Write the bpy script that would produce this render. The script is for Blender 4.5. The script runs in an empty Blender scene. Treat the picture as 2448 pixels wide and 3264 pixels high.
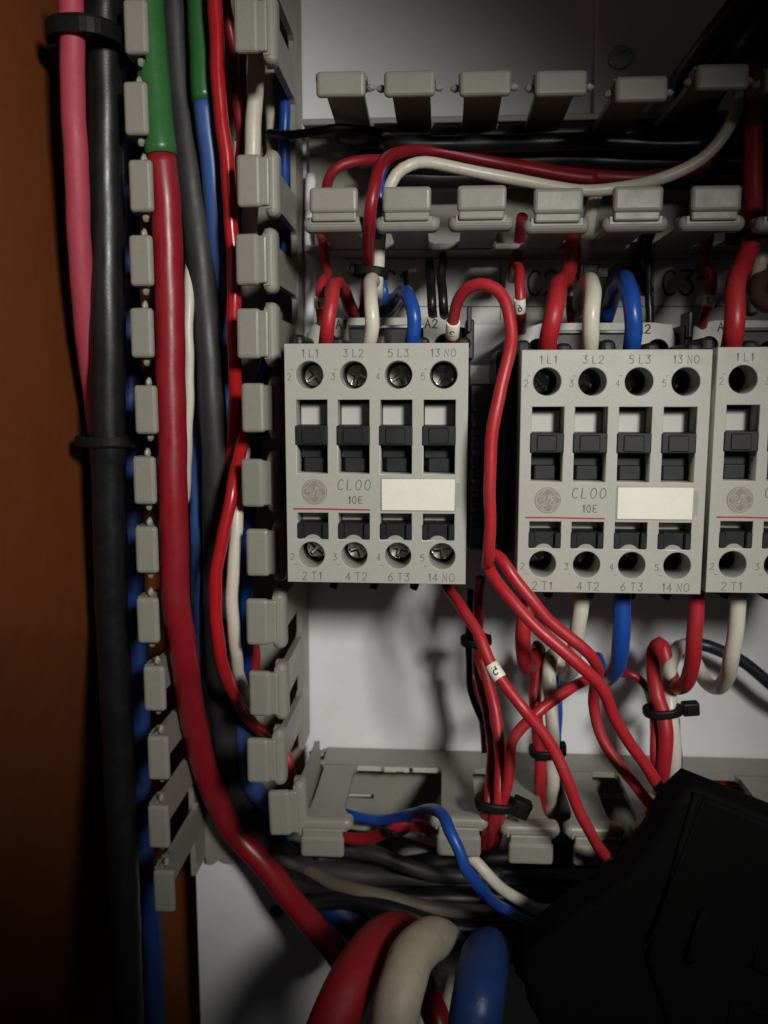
import bpy, bmesh, math, random
from mathutils import Vector, Matrix
random.seed(7)
S = bpy.context.scene
C = S.collection
MM = 0.001
PLATE_D = 283.0            # distance from the lens to the white mounting plate, mm

# ------------------------------------------------------------------ camera
YAW, PITCH, F = math.radians(3.669), math.radians(7.934), 2770.0
cd = bpy.data.cameras.new('camera'); cam = bpy.data.objects.new('camera', cd); C.objects.link(cam)
cam.location = (0, -PLATE_D * MM, 0); cam.rotation_euler = (math.pi / 2 - PITCH, 0, YAW)
cd.sensor_fit = 'HORIZONTAL'; cd.sensor_width = 36; cd.lens = 36 * F / 2448
cd.clip_start = 0.005; cd.clip_end = 20
cd.dof.use_dof = True; cd.dof.focus_distance = 0.222; cd.dof.aperture_fstop = 19
S.camera = cam

# ------------------------------------------------------------------ light
W = bpy.data.worlds.new('World'); S.world = W; W.use_nodes = True
W.node_tree.nodes['Background'].inputs[0].default_value = (0.9, 0.93, 1.0, 1)
W.node_tree.nodes['Background'].inputs[1].default_value = 0.008
S.view_settings.view_transform = 'Standard'; S.view_settings.look = 'None'
S.view_settings.exposure = 0; S.view_settings.gamma = 1

def spot(name, loc, d, major, power, col, size, blend, radius, sx=1.0):
    """lamp with an oval beam; d: beam direction, major: long axis of the oval"""
    l = bpy.data.lights.new(name, 'SPOT'); o = bpy.data.objects.new(name, l); C.objects.link(o)
    z = -Vector(d).normalized(); x = Vector(major); x = (x - z * x.dot(z)).normalized(); y = z.cross(x)
    o.matrix_world = Matrix.Translation(Vector(loc) * MM) @ Matrix((x, y, z)).transposed().to_4x4() @ Matrix.Diagonal((sx, 1, 1, 1))
    l.energy = power; l.color = col; l.spot_size = math.radians(size); l.spot_blend = blend
    l.shadow_soft_size = radius * MM
    return o
spot('work_lamp', (150, -430, 112), (-0.43, 0.86, -0.286), (0.74, 0, -0.67), 6.2, (1.0, 0.975, 0.92), 34.5, 0.95, 33, 2.05)

# ------------------------------------------------------------------ pixel -> place
_cy, _sy, _cp, _sp = math.cos(YAW), math.sin(YAW), math.cos(PITCH), math.sin(PITCH)
RX = Vector((_cy, _sy, 0)); _f = Vector((-_sy, _cy, 0)); _u = Vector((0, 0, 1))
FW = _f * _cp - _u * _sp; UP = _u * _cp + _f * _sp
def at(px, py, h):
    """point (mm) standing h mm in front of the mounting plate"""
    d = FW + RX * ((px - 1224) / F) - UP * ((py - 1632) / F)
    D = PLATE_D - h
    p = d * (D / d.y)
    return Vector((p.x, -h, p.z))
def pxmm(h): return (PLATE_D - h) / F

# ------------------------------------------------------------------ materials
def mat(name, col, rough=0.5, metal=0.0, spec=0.5, grain=0.06, gscale=900, bump=0.15, bscale=2500, dirt=0.0, dirtcol=(0.25, 0.2, 0.14), coat=0.0, dents=0.0):
    m = bpy.data.materials.new(name); m.use_nodes = True
    n = m.node_tree.nodes; l = m.node_tree.links; b = n['Principled BSDF']
    b.inputs['Metallic'].default_value = metal
    b.inputs['Specular IOR Level'].default_value = spec
    b.inputs['Coat Weight'].default_value = coat
    tc = n.new('ShaderNodeNewGeometry')
    nz = n.new('ShaderNodeTexNoise'); nz.inputs['Scale'].default_value = gscale; nz.inputs['Detail'].default_value = 4
    l.new(tc.outputs['Position'], nz.inputs['Vector'])
    mx = n.new('ShaderNodeMix'); mx.data_type = 'RGBA'; mx.blend_type = 'MIX'
    mx.inputs[6].default_value = (*[c * (1 - grain * 2) for c in col], 1)
    mx.inputs[7].default_value = (*[min(1, c * (1 + grain * 2)) for c in col], 1)
    l.new(nz.outputs['Fac'], mx.inputs[0])
    out = mx.outputs[2]
    nd = n.new('ShaderNodeTexNoise'); nd.inputs['Scale'].default_value = 95; nd.inputs['Detail'].default_value = 7; nd.inputs['Roughness'].default_value = 0.65
    l.new(tc.outputs['Position'], nd.inputs['Vector'])
    if dirt > 0:
        cr = n.new('ShaderNodeValToRGB'); cr.color_ramp.elements[0].position = 0.48; cr.color_ramp.elements[1].position = 0.75
        cr.color_ramp.elements[1].color = (dirt, dirt, dirt, 1)
        l.new(nd.outputs['Fac'], cr.inputs['Fac'])
        m2 = n.new('ShaderNodeMix'); m2.data_type = 'RGBA'
        m2.inputs[7].default_value = (*dirtcol, 1)
        l.new(cr.outputs['Color'], m2.inputs[0]); l.new(out, m2.inputs[6]); out = m2.outputs[2]
    l.new(out, b.inputs['Base Color'])
    mr = n.new('ShaderNodeMapRange'); mr.inputs[1].default_value = 0.3; mr.inputs[2].default_value = 0.7
    mr.inputs[3].default_value = max(0.05, rough - 0.08); mr.inputs[4].default_value = min(1, rough + 0.12)
    l.new(nd.outputs['Fac'], mr.inputs[0]); l.new(mr.outputs[0], b.inputs['Roughness'])
    if bump > 0:
        nb = n.new('ShaderNodeTexNoise'); nb.inputs['Scale'].default_value = bscale; nb.inputs['Detail'].default_value = 2
        l.new(tc.outputs['Position'], nb.inputs['Vector'])
        bp = n.new('ShaderNodeBump'); bp.inputs['Strength'].default_value = bump; bp.inputs['Distance'].default_value = 0.0001
        l.new(nb.outputs['Fac'], bp.inputs['Height']); l.new(bp.outputs[0], b.inputs['Normal'])
        if dents > 0:
            n2 = n.new('ShaderNodeTexNoise'); n2.inputs['Scale'].default_value = 260; n2.inputs['Detail'].default_value = 5
            l.new(tc.outputs['Position'], n2.inputs['Vector'])
            b2 = n.new('ShaderNodeBump'); b2.inputs['Strength'].default_value = dents; b2.inputs['Distance'].default_value = 0.0006
            l.new(n2.outputs['Fac'], b2.inputs['Height']); l.new(b2.outputs[0], bp.inputs['Normal'])
    return m
M = {}
M['plate'] = mat('white_powder_coat', (0.82, 0.825, 0.84), 0.34, spec=0.4, grain=0.03, gscale=120, bump=0.25, bscale=1400, dirt=0.16, dirtcol=(0.5, 0.47, 0.42))
M['paper'] = mat('label_paper', (0.62, 0.61, 0.58), 0.45, grain=0.03, bump=0.1, dirt=0.1)
M['orange'] = mat('orange_enamel', (0.17, 0.046, 0.010), 0.5, grain=0.05, gscale=400, bump=0.3, bscale=1600, dirt=0.12, dirtcol=(0.13, 0.045, 0.01))
M['duct'] = mat('grey_pvc', (0.27, 0.265, 0.228), 0.42, grain=0.05, dents=0.08, bump=0.07, dirt=0.18, dirtcol=(0.27, 0.23, 0.17))
M['tear'] = mat('torn_pvc_edge', (0.52, 0.50, 0.43), 0.6, grain=0.05)
M['grey'] = mat('light_grey_plastic', (0.43, 0.43, 0.385), 0.42, grain=0.04, bump=0.25, dirt=0.3, dirtcol=(0.37, 0.345, 0.28))
M['greyd'] = mat('grey_plastic_tab', (0.33, 0.33, 0.29), 0.5, grain=0.05, bump=0.2)
M['white'] = mat('white_plastic', (0.5, 0.5, 0.46), 0.4, grain=0.03, bump=0.1)
M['label'] = mat('cream_label', (0.84, 0.81, 0.70), 0.5, grain=0.03, bump=0.1, dirt=0.06)
M['black'] = mat('black_plastic', (0.018, 0.018, 0.019), 0.42, grain=0.2, bump=0.3, dirt=0.35, dirtcol=(0.05, 0.045, 0.04))
M['block'] = mat('charcoal_plastic', (0.013, 0.0135, 0.015), 0.45, spec=0.35, grain=0.15, bump=0.15, dirt=0.3, dirtcol=(0.03, 0.03, 0.03))
M['tie'] = mat('black_nylon', (0.008, 0.008, 0.008), 0.5, spec=0.2, grain=0.2, bump=0.1)
M['steel'] = mat('zinc_screw', (0.5, 0.49, 0.45), 0.3, metal=1.0, grain=0.15, bump=0.12, bscale=700, dirt=0.5, dirtcol=(0.12, 0.1, 0.08))
M['dark'] = mat('dark_recess', (0.01, 0.01, 0.01), 0.7, grain=0.1)
M['ink'] = mat('grey_print', (0.15, 0.145, 0.13), 0.6, grain=0.2, gscale=3000, bump=0)
M['inkblack'] = mat('black_print', (0.02, 0.02, 0.02), 0.6, grain=0.1, bump=0)
M['redprint'] = mat('red_print', (0.42, 0.035, 0.045), 0.5, grain=0.2, gscale=1500, bump=0)
M['logo'] = mat('logo_grey', (0.25, 0.238, 0.205), 0.5, grain=0.1, bump=0.1)
M['logolight'] = mat('logo_light', (0.40, 0.39, 0.345), 0.45, grain=0.1, bump=0.1)
M['red'] = mat('red_insulation', (0.44, 0.018, 0.028), 0.42, grain=0.1, bump=0.15, dirt=0.5, dirtcol=(0.30, 0.05, 0.045), dents=0.15)
M['shadered'] = mat('shaded_red_insulation', (0.26, 0.010, 0.016), 0.45, grain=0.1, bump=0.1, dirt=0.3, dirtcol=(0.15, 0.02, 0.02))  # red wire colour with the shade of the top duct mixed in
M['redglossy'] = mat('glossy_red_insulation', (0.42, 0.012, 0.018), 0.22, grain=0.06, bump=0.05)
M['redcable'] = mat('dark_red_jacket', (0.27, 0.010, 0.020), 0.36, grain=0.08, bump=0.12, dirt=0.4, dirtcol=(0.18, 0.03, 0.03), dents=0.12)
M['pink'] = mat('pink_jacket', (0.42, 0.055, 0.09), 0.6, grain=0.08, bump=0.2)
M['cream'] = mat('cream_insulation', (0.66, 0.62, 0.52), 0.36, grain=0.06, bump=0.12, dirt=0.25, dirtcol=(0.38, 0.31, 0.22))
M['creamold'] = mat('dusty_cream_insulation', (0.47, 0.41, 0.31), 0.55, grain=0.1, gscale=300, bump=0.2, dents=0.3, dirt=0.6, dirtcol=(0.33, 0.26, 0.17))
M['blue'] = mat('blue_insulation', (0.012, 0.07, 0.36), 0.34, grain=0.08, bump=0.12, dirt=0.1, dirtcol=(0.03, 0.07, 0.2))
M['bluecable'] = mat('blue_jacket', (0.05, 0.11, 0.34), 0.36, grain=0.08, bump=0.12)
M['navy'] = mat('navy_insulation', (0.012, 0.016, 0.024), 0.4, grain=0.1, bump=0.1)
M['green'] = mat('green_sleeve', (0.035, 0.14, 0.04), 0.3, grain=0.08, bump=0.1)
M['blackcable'] = mat('black_cable_jacket', (0.009, 0.009, 0.010), 0.34, grain=0.2, bump=0.25, bscale=1500, dirt=0.3, dirtcol=(0.022, 0.021, 0.02))
M['brown'] = mat('brown_insulation', (0.11, 0.05, 0.035), 0.4, grain=0.1, bump=0.1)
M['matt'] = mat('matt_black_moulding', (0.0022, 0.0022, 0.0022), 0.75, spec=0.08, grain=0.2, bump=0.3, dirt=0.1, dirtcol=(0.006, 0.0055, 0.005))
M['redthick'] = mat('thick_red_jacket', (0.30, 0.012, 0.02), 0.55, spec=0.35, grain=0.1, dents=0.4, bump=0.2, dirt=0.2, dirtcol=(0.18, 0.03, 0.03))
M['bluethick'] = mat('thick_blue_jacket', (0.012, 0.042, 0.17), 0.45, spec=0.4, grain=0.1, dents=0.4, bump=0.2, dirt=0.5, dirtcol=(0.03, 0.05, 0.11))
M['greycable'] = mat('dusty_grey_jacket', (0.13, 0.115, 0.085), 0.6, grain=0.15, bump=0.2, dirt=0.5, dirtcol=(0.06, 0.05, 0.04))
M['dustblack'] = mat('dusty_black_jacket', (0.030, 0.030, 0.031), 0.5, grain=0.2, bump=0.25, dirt=0.4, dirtcol=(0.055, 0.052, 0.05))

# ------------------------------------------------------------------ builders
def link(name, me, m=None, parent=None, kind=None):
    o = bpy.data.objects.new(name, me); C.objects.link(o)
    if m is not None and me is not None:
        me.materials.clear(); me.materials.append(M[m])
    if parent: o.parent = parent
    if kind: o['kind'] = kind
    return o
def tag(o, label, cat, group=None):
    o['label'] = label; o['category'] = cat
    if group: o['group'] = group
    return o
def empty(name, loc, label, cat, group=None):
    o = bpy.data.objects.new(name, None); C.objects.link(o); o.empty_display_size = 0.01
    o.location = Vector(loc) * MM
    return tag(o, label, cat, group)
def bm_mesh(bm, name, smooth=False):
    bmesh.ops.recalc_face_normals(bm, faces=bm.faces)
    me = bpy.data.meshes.new(name); bm.to_mesh(me); bm.free()
    me.transform(Matrix.Scale(MM, 4))
    if smooth:
        for p in me.polygons: p.use_smooth = True
    return me
def rbox(bm, a, b, bev=0.0, seg=2, mx=None):
    """box between corners a and b (mm), edges rounded"""
    t = bmesh.new(); bmesh.ops.create_cube(t, size=1)
    c = [(a[i] + b[i]) / 2 for i in range(3)]; s = [abs(b[i] - a[i]) for i in range(3)]
    for v in t.verts: v.co = Vector((c[0] + v.co.x * s[0], c[1] + v.co.y * s[1], c[2] + v.co.z * s[2]))
    if bev > 0: bmesh.ops.bevel(t, geom=list(t.edges), offset=min(bev, min(s) * 0.49), segments=seg, profile=0.5, affect='EDGES')
    if mx is not None: bmesh.ops.transform(t, matrix=mx, verts=t.verts)
    me = bpy.data.meshes.new('t'); t.to_mesh(me); t.free(); bm.from_mesh(me); bpy.data.meshes.remove(me)
def box(name, a, b, m, parent=None, bev=0.3, kind=None, mx=None):
    bm = bmesh.new(); rbox(bm, a, b, bev, 2, mx)
    return link(name, bm_mesh(bm, name), m, parent, kind)
def shape(outer, holes, y0, y1, bev=0.0, name='shape'):
    """flat outline in X/Z (mm) with holes, standing from y=-y0 to y=-y1"""
    cu = bpy.data.curves.new(name, 'CURVE'); cu.dimensions = '2D'; cu.fill_mode = 'BOTH'
    cu.extrude = abs(y1 - y0) / 2 - bev; cu.bevel_depth = bev; cu.bevel_resolution = 1
    for loop in [outer] + holes:
        s = cu.splines.new('POLY'); s.points.add(len(loop) - 1)
        for p, q in zip(s.points, loop): p.co = (q[0], q[1], 0, 1)
        s.use_cyclic_u = True
    if bev: cu.offset = -bev
    o = bpy.data.objects.new(name, cu); C.objects.link(o)
    dg = bpy.context.evaluated_depsgraph_get()
    me = bpy.data.meshes.new_from_object(o.evaluated_get(dg)); bpy.data.objects.remove(o); bpy.data.curves.remove(cu)
    me.name = name
    me.transform(Matrix.Translation((0, -(y0 + y1) / 2, 0)) @ Matrix.Rotation(math.pi / 2, 4, 'X'))
    me.transform(Matrix.Scale(MM, 4))
    return me
def circ(x, z, r, n=40): return [(x + r * math.cos(i * 2 * math.pi / n), z + r * math.sin(i * 2 * math.pi / n)) for i in range(n)]
def rect(x0, z0, x1, z1): return [(x0, z0), (x1, z0), (x1, z1), (x0, z1)]

def spline(P, step=2.0):
    P = [Vector(p) for p in P]
    Q = [P[0] * 2 - P[1]] + P + [P[-1] * 2 - P[-2]]
    out = []
    for i in range(1, len(Q) - 2):
        p0, p1, p2, p3 = Q[i - 1:i + 3]
        d1 = max((p1 - p0).length, 1e-3) ** .5; d2 = max((p2 - p1).length, 1e-3) ** .5; d3 = max((p3 - p2).length, 1e-3) ** .5
        m1 = (p2 - p1) + d2 * ((p1 - p0) / d1 - (p2 - p0) / (d1 + d2)) if False else ((p1 - p0) / d1 - (p2 - p0) / (d1 + d2) + (p2 - p1) / d2) * d2
        m2 = ((p2 - p1) / d2 - (p3 - p1) / (d2 + d3) + (p3 - p2) / d3) * d2
        n = max(2, int((p2 - p1).length / step))
        for k in range(n):
            t = k / n; t2, t3 = t * t, t * t * t
            out.append((2 * t3 - 3 * t2 + 1) * p1 + (t3 - 2 * t2 + t) * m1 + (-2 * t3 + 3 * t2) * p2 + (t3 - t2) * m2)
    out.append(P[-1]); return out
def tube_into(bm, pts, rad, sides=18, flat=None, cap=True):
    """sweep a round (or flat=(a,b)) section along pts; rad number or list"""
    n = len(pts); T = []
    for i in range(n):
        a = pts[max(0, i - 1)]; b = pts[min(n - 1, i + 1)]; d = (b - a); T.append(d.normalized() if d.length > 1e-6 else Vector((0, 0, 1)))
    ref = Vector((0, -1, 0))
    if abs(T[0].dot(ref)) > 0.95: ref = Vector((0, 0, 1))
    N = (ref - T[0] * ref.dot(T[0])).normalized(); rings = []
    for i in range(n):
        if i: N = (N - T[i] * N.dot(T[i])).normalized()
        B = T[i].cross(N); r = rad[i] if isinstance(rad, list) else rad
        rings.append([bm.verts.new(pts[i] + N * (math.cos(k * 2 * math.pi / sides) * r) + B * (math.sin(k * 2 * math.pi / sides) * r)) for k in range(sides)])
    for i in range(n - 1):
        for k in range(sides):
            f = bm.faces.new((rings[i][k], rings[i][(k + 1) % sides], rings[i + 1][(k + 1) % sides], rings[i + 1][k])); f.smooth = True
    if cap:
        bm.faces.new(list(reversed(rings[0]))); bm.faces.new(rings[-1])
def wire(name, label, m, P, rpx, cat='wire', group=None, parent=None, wob=0.02, cut=None, step=2.0):
    """P: (px, py, height above plate). rpx: radius in photo pixels at the middle point"""
    pts = spline([at(*p) for p in P], step)
    q1, q2 = random.random() * 6, random.random() * 6; am = 0.16 if rpx < 30 else 0.1
    pts = [p + Vector((am * math.sin(i * .43 + q1) + am * .6 * math.sin(i * 1.01 + q2), 0, am * math.sin(i * .37 + q2))) * min(1, i / 4, (len(pts) - 1 - i) / 4) for i, p in enumerate(pts)]
    hs = [p[2] for p in P]; hm = sum(hs) / len(hs)
    r = rpx * pxmm(hm) * 1.0
    ph = random.random() * 6
    rad = [r * (1 + wob * math.sin(ph + i * 0.37) + wob * 0.6 * math.sin(i * 0.91 + ph * 2)) for i in range(len(pts))]
    def seg(nm, a, b, mm, par, k=1.0):
        o0 = pts[a]; bm = bmesh.new(); tube_into(bm, [p for p in pts[a:b]], [q * k for q in rad[a:b]])
        return link(nm, bm_mesh(bm, nm), mm, par)
    if cut is None:
        o = seg(name, 0, len(pts), m, parent)
        if parent is None: tag(o, label, cat, group)
    else:
        o = empty(name, (0, 0, 0), label, cat, group)
        zc = at(*cut[0]).z
        i = min(range(len(pts)), key=lambda j: abs(pts[j].z - zc))
        seg('sleeve', 0, i + 1, cut[1], o, 1.06); seg('jacket', i, len(pts), m, o)
    o['_'] = 0; del o['_']
    return o, pts, r

# thin stroke lettering (one line wide, as moulded or printed on the parts)
def arc(cx, cy, rx, ry, a0, a1, n=10):
    return [(cx + rx * math.cos(math.radians(a0 + (a1 - a0) * i / n)), cy + ry * math.sin(math.radians(a0 + (a1 - a0) * i / n))) for i in range(n + 1)]
G = {
 '0': [arc(.3, .5, .27, .5, 90, 450, 20)], 'O': [arc(.32, .5, .3, .5, 90, 450, 20)],
 '1': [[(.08, .8), (.28, 1), (.28, 0)]],
 '2': [arc(.3, .72, .26, .28, 165, -20, 10) + [(.45, .5), (.04, 0), (.58, 0)]],
 '3': [[(.06, 1), (.55, 1), (.28, .62)] + arc(.28, .31, .28, .31, 80, -150, 12)],
 '4': [[(.42, 0), (.42, 1), (.04, .3), (.6, .3)]],
 '5': [[(.54, 1), (.1, 1), (.08, .56)] + arc(.28, .32, .28, .32, 125, -145, 12)],
 '6': [[(.45, 1), (.12, .5)] + arc(.3, .3, .26, .3, 150, -210, 16)],
 '7': [[(.04, 1), (.56, 1), (.22, 0)]],
 'L': [[(.08, 1), (.08, 0), (.52, 0)]], 'T': [[(0, 1), (.6, 1)], [(.3, 1), (.3, 0)]],
 'N': [[(.05, 0), (.05, 1), (.55, 0), (.55, 1)]], 'C': [arc(.34, .5, .3, .5, 50, 310, 16)],
 'E': [[(.55, 1), (.08, 1), (.08, 0), (.55, 0)], [(.08, .52), (.48, .52)]],
 'A': [[(0, 0), (.3, 1), (.6, 0)], [(.11, .36), (.49, .36)]], '-': [[(.1, .5), (.5, .5)]],
}
def strokes(text, height, gap=0.26, slant=0.0):
    out = []; x = 0
    for ch in text:
        if ch == ' ': x += 0.36; continue
        for s in G[ch]: out.append([((x + p[0] + slant * p[1]) * height, p[1] * height) for p in s])
        x += (0.36 if ch == '1' else 0.6) + gap
    w = (x - gap) * height
    return [[(a - w / 2, b - height / 2) for a, b in s] for s in out]
def stroke_mesh(ss, width, place, thick=0.05, name='lettering'):
    """ribbons; place(x,y,lift)->Vector"""
    bm = bmesh.new()
    for s in ss:
        if len(s) < 2: continue
        L = [];
        for i, p in enumerate(s):
            a = Vector(s[max(0, i - 1)]); b = Vector(s[min(len(s) - 1, i + 1)]); t = (b - a).normalized(); nrm = Vector((-t.y, t.x))
            k = 1.0
            if 0 < i < len(s) - 1:
                t1 = (Vector(p) - a).normalized(); k = 1 / max(0.45, math.sqrt(max(0.2, (1 + t1.dot((b - Vector(p)).normalized())) / 2)))
            q = Vector(p)
            if i == 0: q = q - t * width * .4
            if i == len(s) - 1: q = q + t * width * .4
            L.append((q + nrm * width * .5 * k, q - nrm * width * .5 * k))
        V = [[bm.verts.new(place(c.x, c.y, z)) for c in pr for z in (0, thick)] for pr in L]
        for i in range(len(V) - 1):
            A, B = V[i], V[i + 1]
            for q in ((A[1], A[3], B[3], B[1]), (A[0], B[0], B[2], A[2]), (A[0], A[1], B[1], B[0]), (A[3], A[2], B[2], B[3])): bm.faces.new(q)
        bm.faces.new((V[0][0], V[0][2], V[0][3], V[0][1])); bm.faces.new((V[-1][0], V[-1][1], V[-1][3], V[-1][2]))
    return bm_mesh(bm, name)

# ================================================================== SETTING
plate = link('back_plate', shape([(-85, -330), (200, -330), (200, 200), (-85, 200)], [circ(at(884, 2908, 0).x, at(884, 2908, 0).z, 3.0)], -2, 0, 0, 'back_plate'), 'plate', kind='structure')
box('rear_wall', (-290, 109, -430), (220, 111, 210), 'orange', bev=0, kind='structure')
def slab(name, q, m):
    bm = bmesh.new(); A = [bm.verts.new(p) for p in q]; B = [bm.verts.new((p[0] - 2, p[1], p[2])) for p in q]; n = len(q)
    bm.faces.new(A); bm.faces.new(list(reversed(B)))
    for i in range(n): bm.faces.new((A[i], A[(i + 1) % n], B[(i + 1) % n], B[i]))
    return link(name, bm_mesh(bm, name), m, kind='structure')
shade_bend = [(-300, -33), (-150, -48), (-75, -57), (-20, -71), (33.9, -84), (109, -103)]
slab('side_wall', [(-106, y, z) for y, z in shade_bend] + [(-106, 109, 210), (-106, -300, 210)], 'orange')
bm = bmesh.new(); rows = []; dx = 0.0; dz = 0.0  # lower wall tilted away from the lamp in place of a soft shadow
for k in range(9):
    rows.append([bm.verts.new((-106 + dx, y, z + dz + .02)) for y, z in shade_bend])
    a = math.radians(19) * min(1, (k + 1) / 7); L = 1.1 if k < 7 else 320
    dx -= math.sin(a) * L; dz -= math.cos(a) * L
for a, b in zip(rows, rows[1:]):
    for q in range(len(shade_bend) - 1): bm.faces.new((a[q], a[q + 1], b[q + 1], b[q]))
r = bmesh.ops.extrude_face_region(bm, geom=list(bm.faces)); bmesh.ops.translate(bm, vec=(-2, 0, 0), verts=[v for v in r['geom'] if isinstance(v, bmesh.types.BMVert)])
link('shade_tilted_wall', bm_mesh(bm, 'shade_tilted_wall', False), 'orange', kind='structure')
box('lower_flange', (-116, 22, -420), (-80, 33.9, 200), 'orange', bev=0.5, kind='structure')

# plate furniture: joint strip and cover sheet at the top
top = empty('cover_sheet', (60, 0, 110), 'raised white sheet metal cover with a screw at the top right', 'cover')
def in_place(me, o, parent):
    ob = link(me[0], me[1], me[2], None); ob.parent = parent
    ob.matrix_parent_inverse = Matrix.Translation(-parent.location)
    return ob
a0 = at(1905, 0, 3); e1 = at(2375, -30, 3); e2 = at(2150, 225, 3)
in_place(('sheet', shape([(a0.x, 81), (e2.x - 8, 81), (e2.x, e2.z), (e1.x, e1.z), (e1.x, 190), (a0.x, 190)], [], 0.3, 3, 0.25, 'sheet'), 'plate'), None, top)
sc = at(1978, 182, 4)
def screw_mesh(x, z, h, r, rot=0.0, cross=True, w=0.55, ln=0.78):
    """pan head with a real recess"""
    c, s = math.cos(rot), math.sin(rot); L = r * ln; q = w / 2 * r * 0.42
    if cross: poly = [(-L, -q), (-q, -q), (-q, -L), (q, -L), (q, -q), (L, -q), (L, q), (q, q), (q, L), (-q, L), (-q, q), (-L, q)]
    else: poly = [(-L * 1.18, -q), (L * 1.18, -q), (L * 1.18, q), (-L * 1.18, q)]
    poly = [(x + c * a - s * b, z + s * a + c * b) for a, b in poly]
    me = shape(circ(x, z, r, 36), [poly], h, h + 1.1, 0.3, 'screw')
    bm = bmesh.new(); bm.from_mesh(me)
    bm2 = bmesh.new(); pts = circ(x, z, r * 0.93, 24); vs = [bm2.verts.new((a * MM, -(h + 0.25) * MM, b * MM)) for a, b in pts]; bm2.faces.new(vs)
    t = bpy.data.meshes.new('t'); bm2.to_mesh(t); bm2.free(); bm.from_mesh(t); bmesh.ops.recalc_face_normals(bm, faces=bm.faces)
    bm.to_mesh(me); bm.free()
    return me
in_place(('screw', screw_mesh(sc.x, sc.z, 3, 3.4, 0.5, False, 0.9), 'steel'), None, top)

# label strip with the contactor numbers
ls = empty('label_strip', (60, -0.3, 33), 'white paper strip behind the contactors lettered C1, C2 and C3', 'label')
p0 = at(1090, 818, 0.3); p1 = at(2600, 1028, 0.3)
in_place(('paper', shape([(p0.x, p1.z), (p1.x, p1.z), (p1.x, p0.z), (p0.x, p0.z)], [], 0.02, 0.3, 0, 'paper'), 'paper'), None, ls)
for tx, px in (('C1', 1258), ('C2', 1730), ('C3', 2161)):
    c = at(px, 902, 0.3)
    in_place(('lettering', stroke_mesh(strokes(tx, 7.4, 0.12), 0.75, lambda x, y, z, c=c: Vector((c.x + x, -0.31 - z, c.z + y))), 'inkblack'), None, ls)
def prt(ps, w, h=0.3): return stroke_mesh([[(at(*p, h).x, at(*p, h).z) for p in s] for s in ps], w, lambda x, y, z: Vector((x, -h - 0.01 - z, y)), name='printed_line')
in_place(('printed_line', prt([[(1100, 977), (2590, 977)], [(1595, 830), (1595, 1020)], [(2083, 830), (2083, 1020)], [(1100, 825), (2590, 825)]], 0.28), 'inkblack'), None, ls)
for o in list(ls.children): o.name = o.name

# din rail
rail = box('mounting_rail', (-55, -7.5, -27), (190, -6, 8), 'steel', bev=0.2)
bm = bmesh.new(); bm.from_mesh(rail.data); rbox(bm, (-55 * MM, -6 * MM, -24 * MM), (190 * MM, -0.1 * MM, 5 * MM)); bm.to_mesh(rail.data); bm.free()
tag(rail, 'steel mounting rail running behind the row of contactors', 'rail')

# ================================================================== WIRING DUCTS
TIP = 56.0
def finger_mesh(nubs=(0, 0), stalk=9.8, lipw=12.9, tilt=0.0, base=15.0, rib=2.5, ribw=8.3, lz=(-8.0, -1.7)):
    """local: x along the duct, -y up from the plate, z outward"""
    bm = bmesh.new()
    # stalk with flared foot and shoulders, drawn as an outline and given its wall thickness
    s = stalk / 2
    out = [(-s - 1.2, base), (-s, base + 2.5), (-s, 43), (-s - .35, 45.4), (-s - 1.2, 47.4), (-ribw + .4, 48.9), (-ribw, 50.4), (-ribw, 52), (-6.4, 55), (6.4, 55), (ribw, 52), (ribw, 50.4), (ribw - .4, 48.9), (s + 1.2, 47.4), (s + .35, 45.4), (s, 43), (s, base + 2.5), (s + 1.2, base)]
    vs0 = [bm.verts.new((x, -h, -1.0)) for x, h in out]; vs1 = [bm.verts.new((x, -h, 0.8)) for x, h in out]
    bm.faces.new(vs0); bm.faces.new(list(reversed(vs1)))
    for i in range(len(out)): bm.faces.new((vs0[i], vs0[(i + 1) % len(out)], vs1[(i + 1) % len(out)], vs1[i]))
    rbox(bm, (-ribw, -49.2, -1.4), (ribw, -54.9, rib), 1.9 if rib > 1 else .9, 4)                  # rib under the lip
    m = Matrix.Translation((0, -55.2, -1)) @ Matrix.Rotation(tilt, 4, 'X') @ Matrix.Translation((0, 55.2, 1))
    rbox(bm, (-lipw / 2, -54.6, lz[0]), (lipw / 2, -57.0, lz[1]), 1.05, 3, m)    # lip that holds the lid
    rbox(bm, (-lipw / 2 + .5, -54.2, -2.6), (lipw / 2 - .5, -56.1, 0.2), 0.5, 2, m)
    for k, sgn in zip(nubs, (-1, 1)):
        if k:
            for j in range(1):
                t = bmesh.new(); bmesh.ops.create_icosphere(t, subdivisions=2, radius=1.0)
                for v in t.verts: v.co = Vector((v.co.x * (random.uniform(1.35, 1.5) if v.co.x * sgn > 0 else 1.1) + sgn * (7.1 + 1.0 * j), v.co.y * 1.0 - 53.4 + .5 * j, v.co.z * .9 - 2.2 - .2 * j)) + Vector([random.uniform(-.12, .12) for _ in range(3)])
                me = bpy.data.meshes.new('t'); t.to_mesh(me); t.free(); bm.from_mesh(me); bpy.data.meshes.remove(me)
    me = bm_mesh(bm, 'finger'); return me
FM = {'plain': finger_mesh(), 'short': finger_mesh(lipw=12.3), 'nub': finger_mesh((1, 1), rib=.8, ribw=6.4, lz=(-5.2, 0.9)), 'nubr': finger_mesh((0, 1), lipw=12.3, rib=.8, ribw=6.4, lz=(-5.2, 0.9)), 'nubb': finger_mesh((1, 1), lipw=12.6, tilt=-.06, rib=.8, ribw=6.4, lz=(-5.2, 0.9)), 'tilt': finger_mesh(tilt=0.12)}
for me in FM.values(): me.materials.clear(); me.materials.append(M['duct'])
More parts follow.
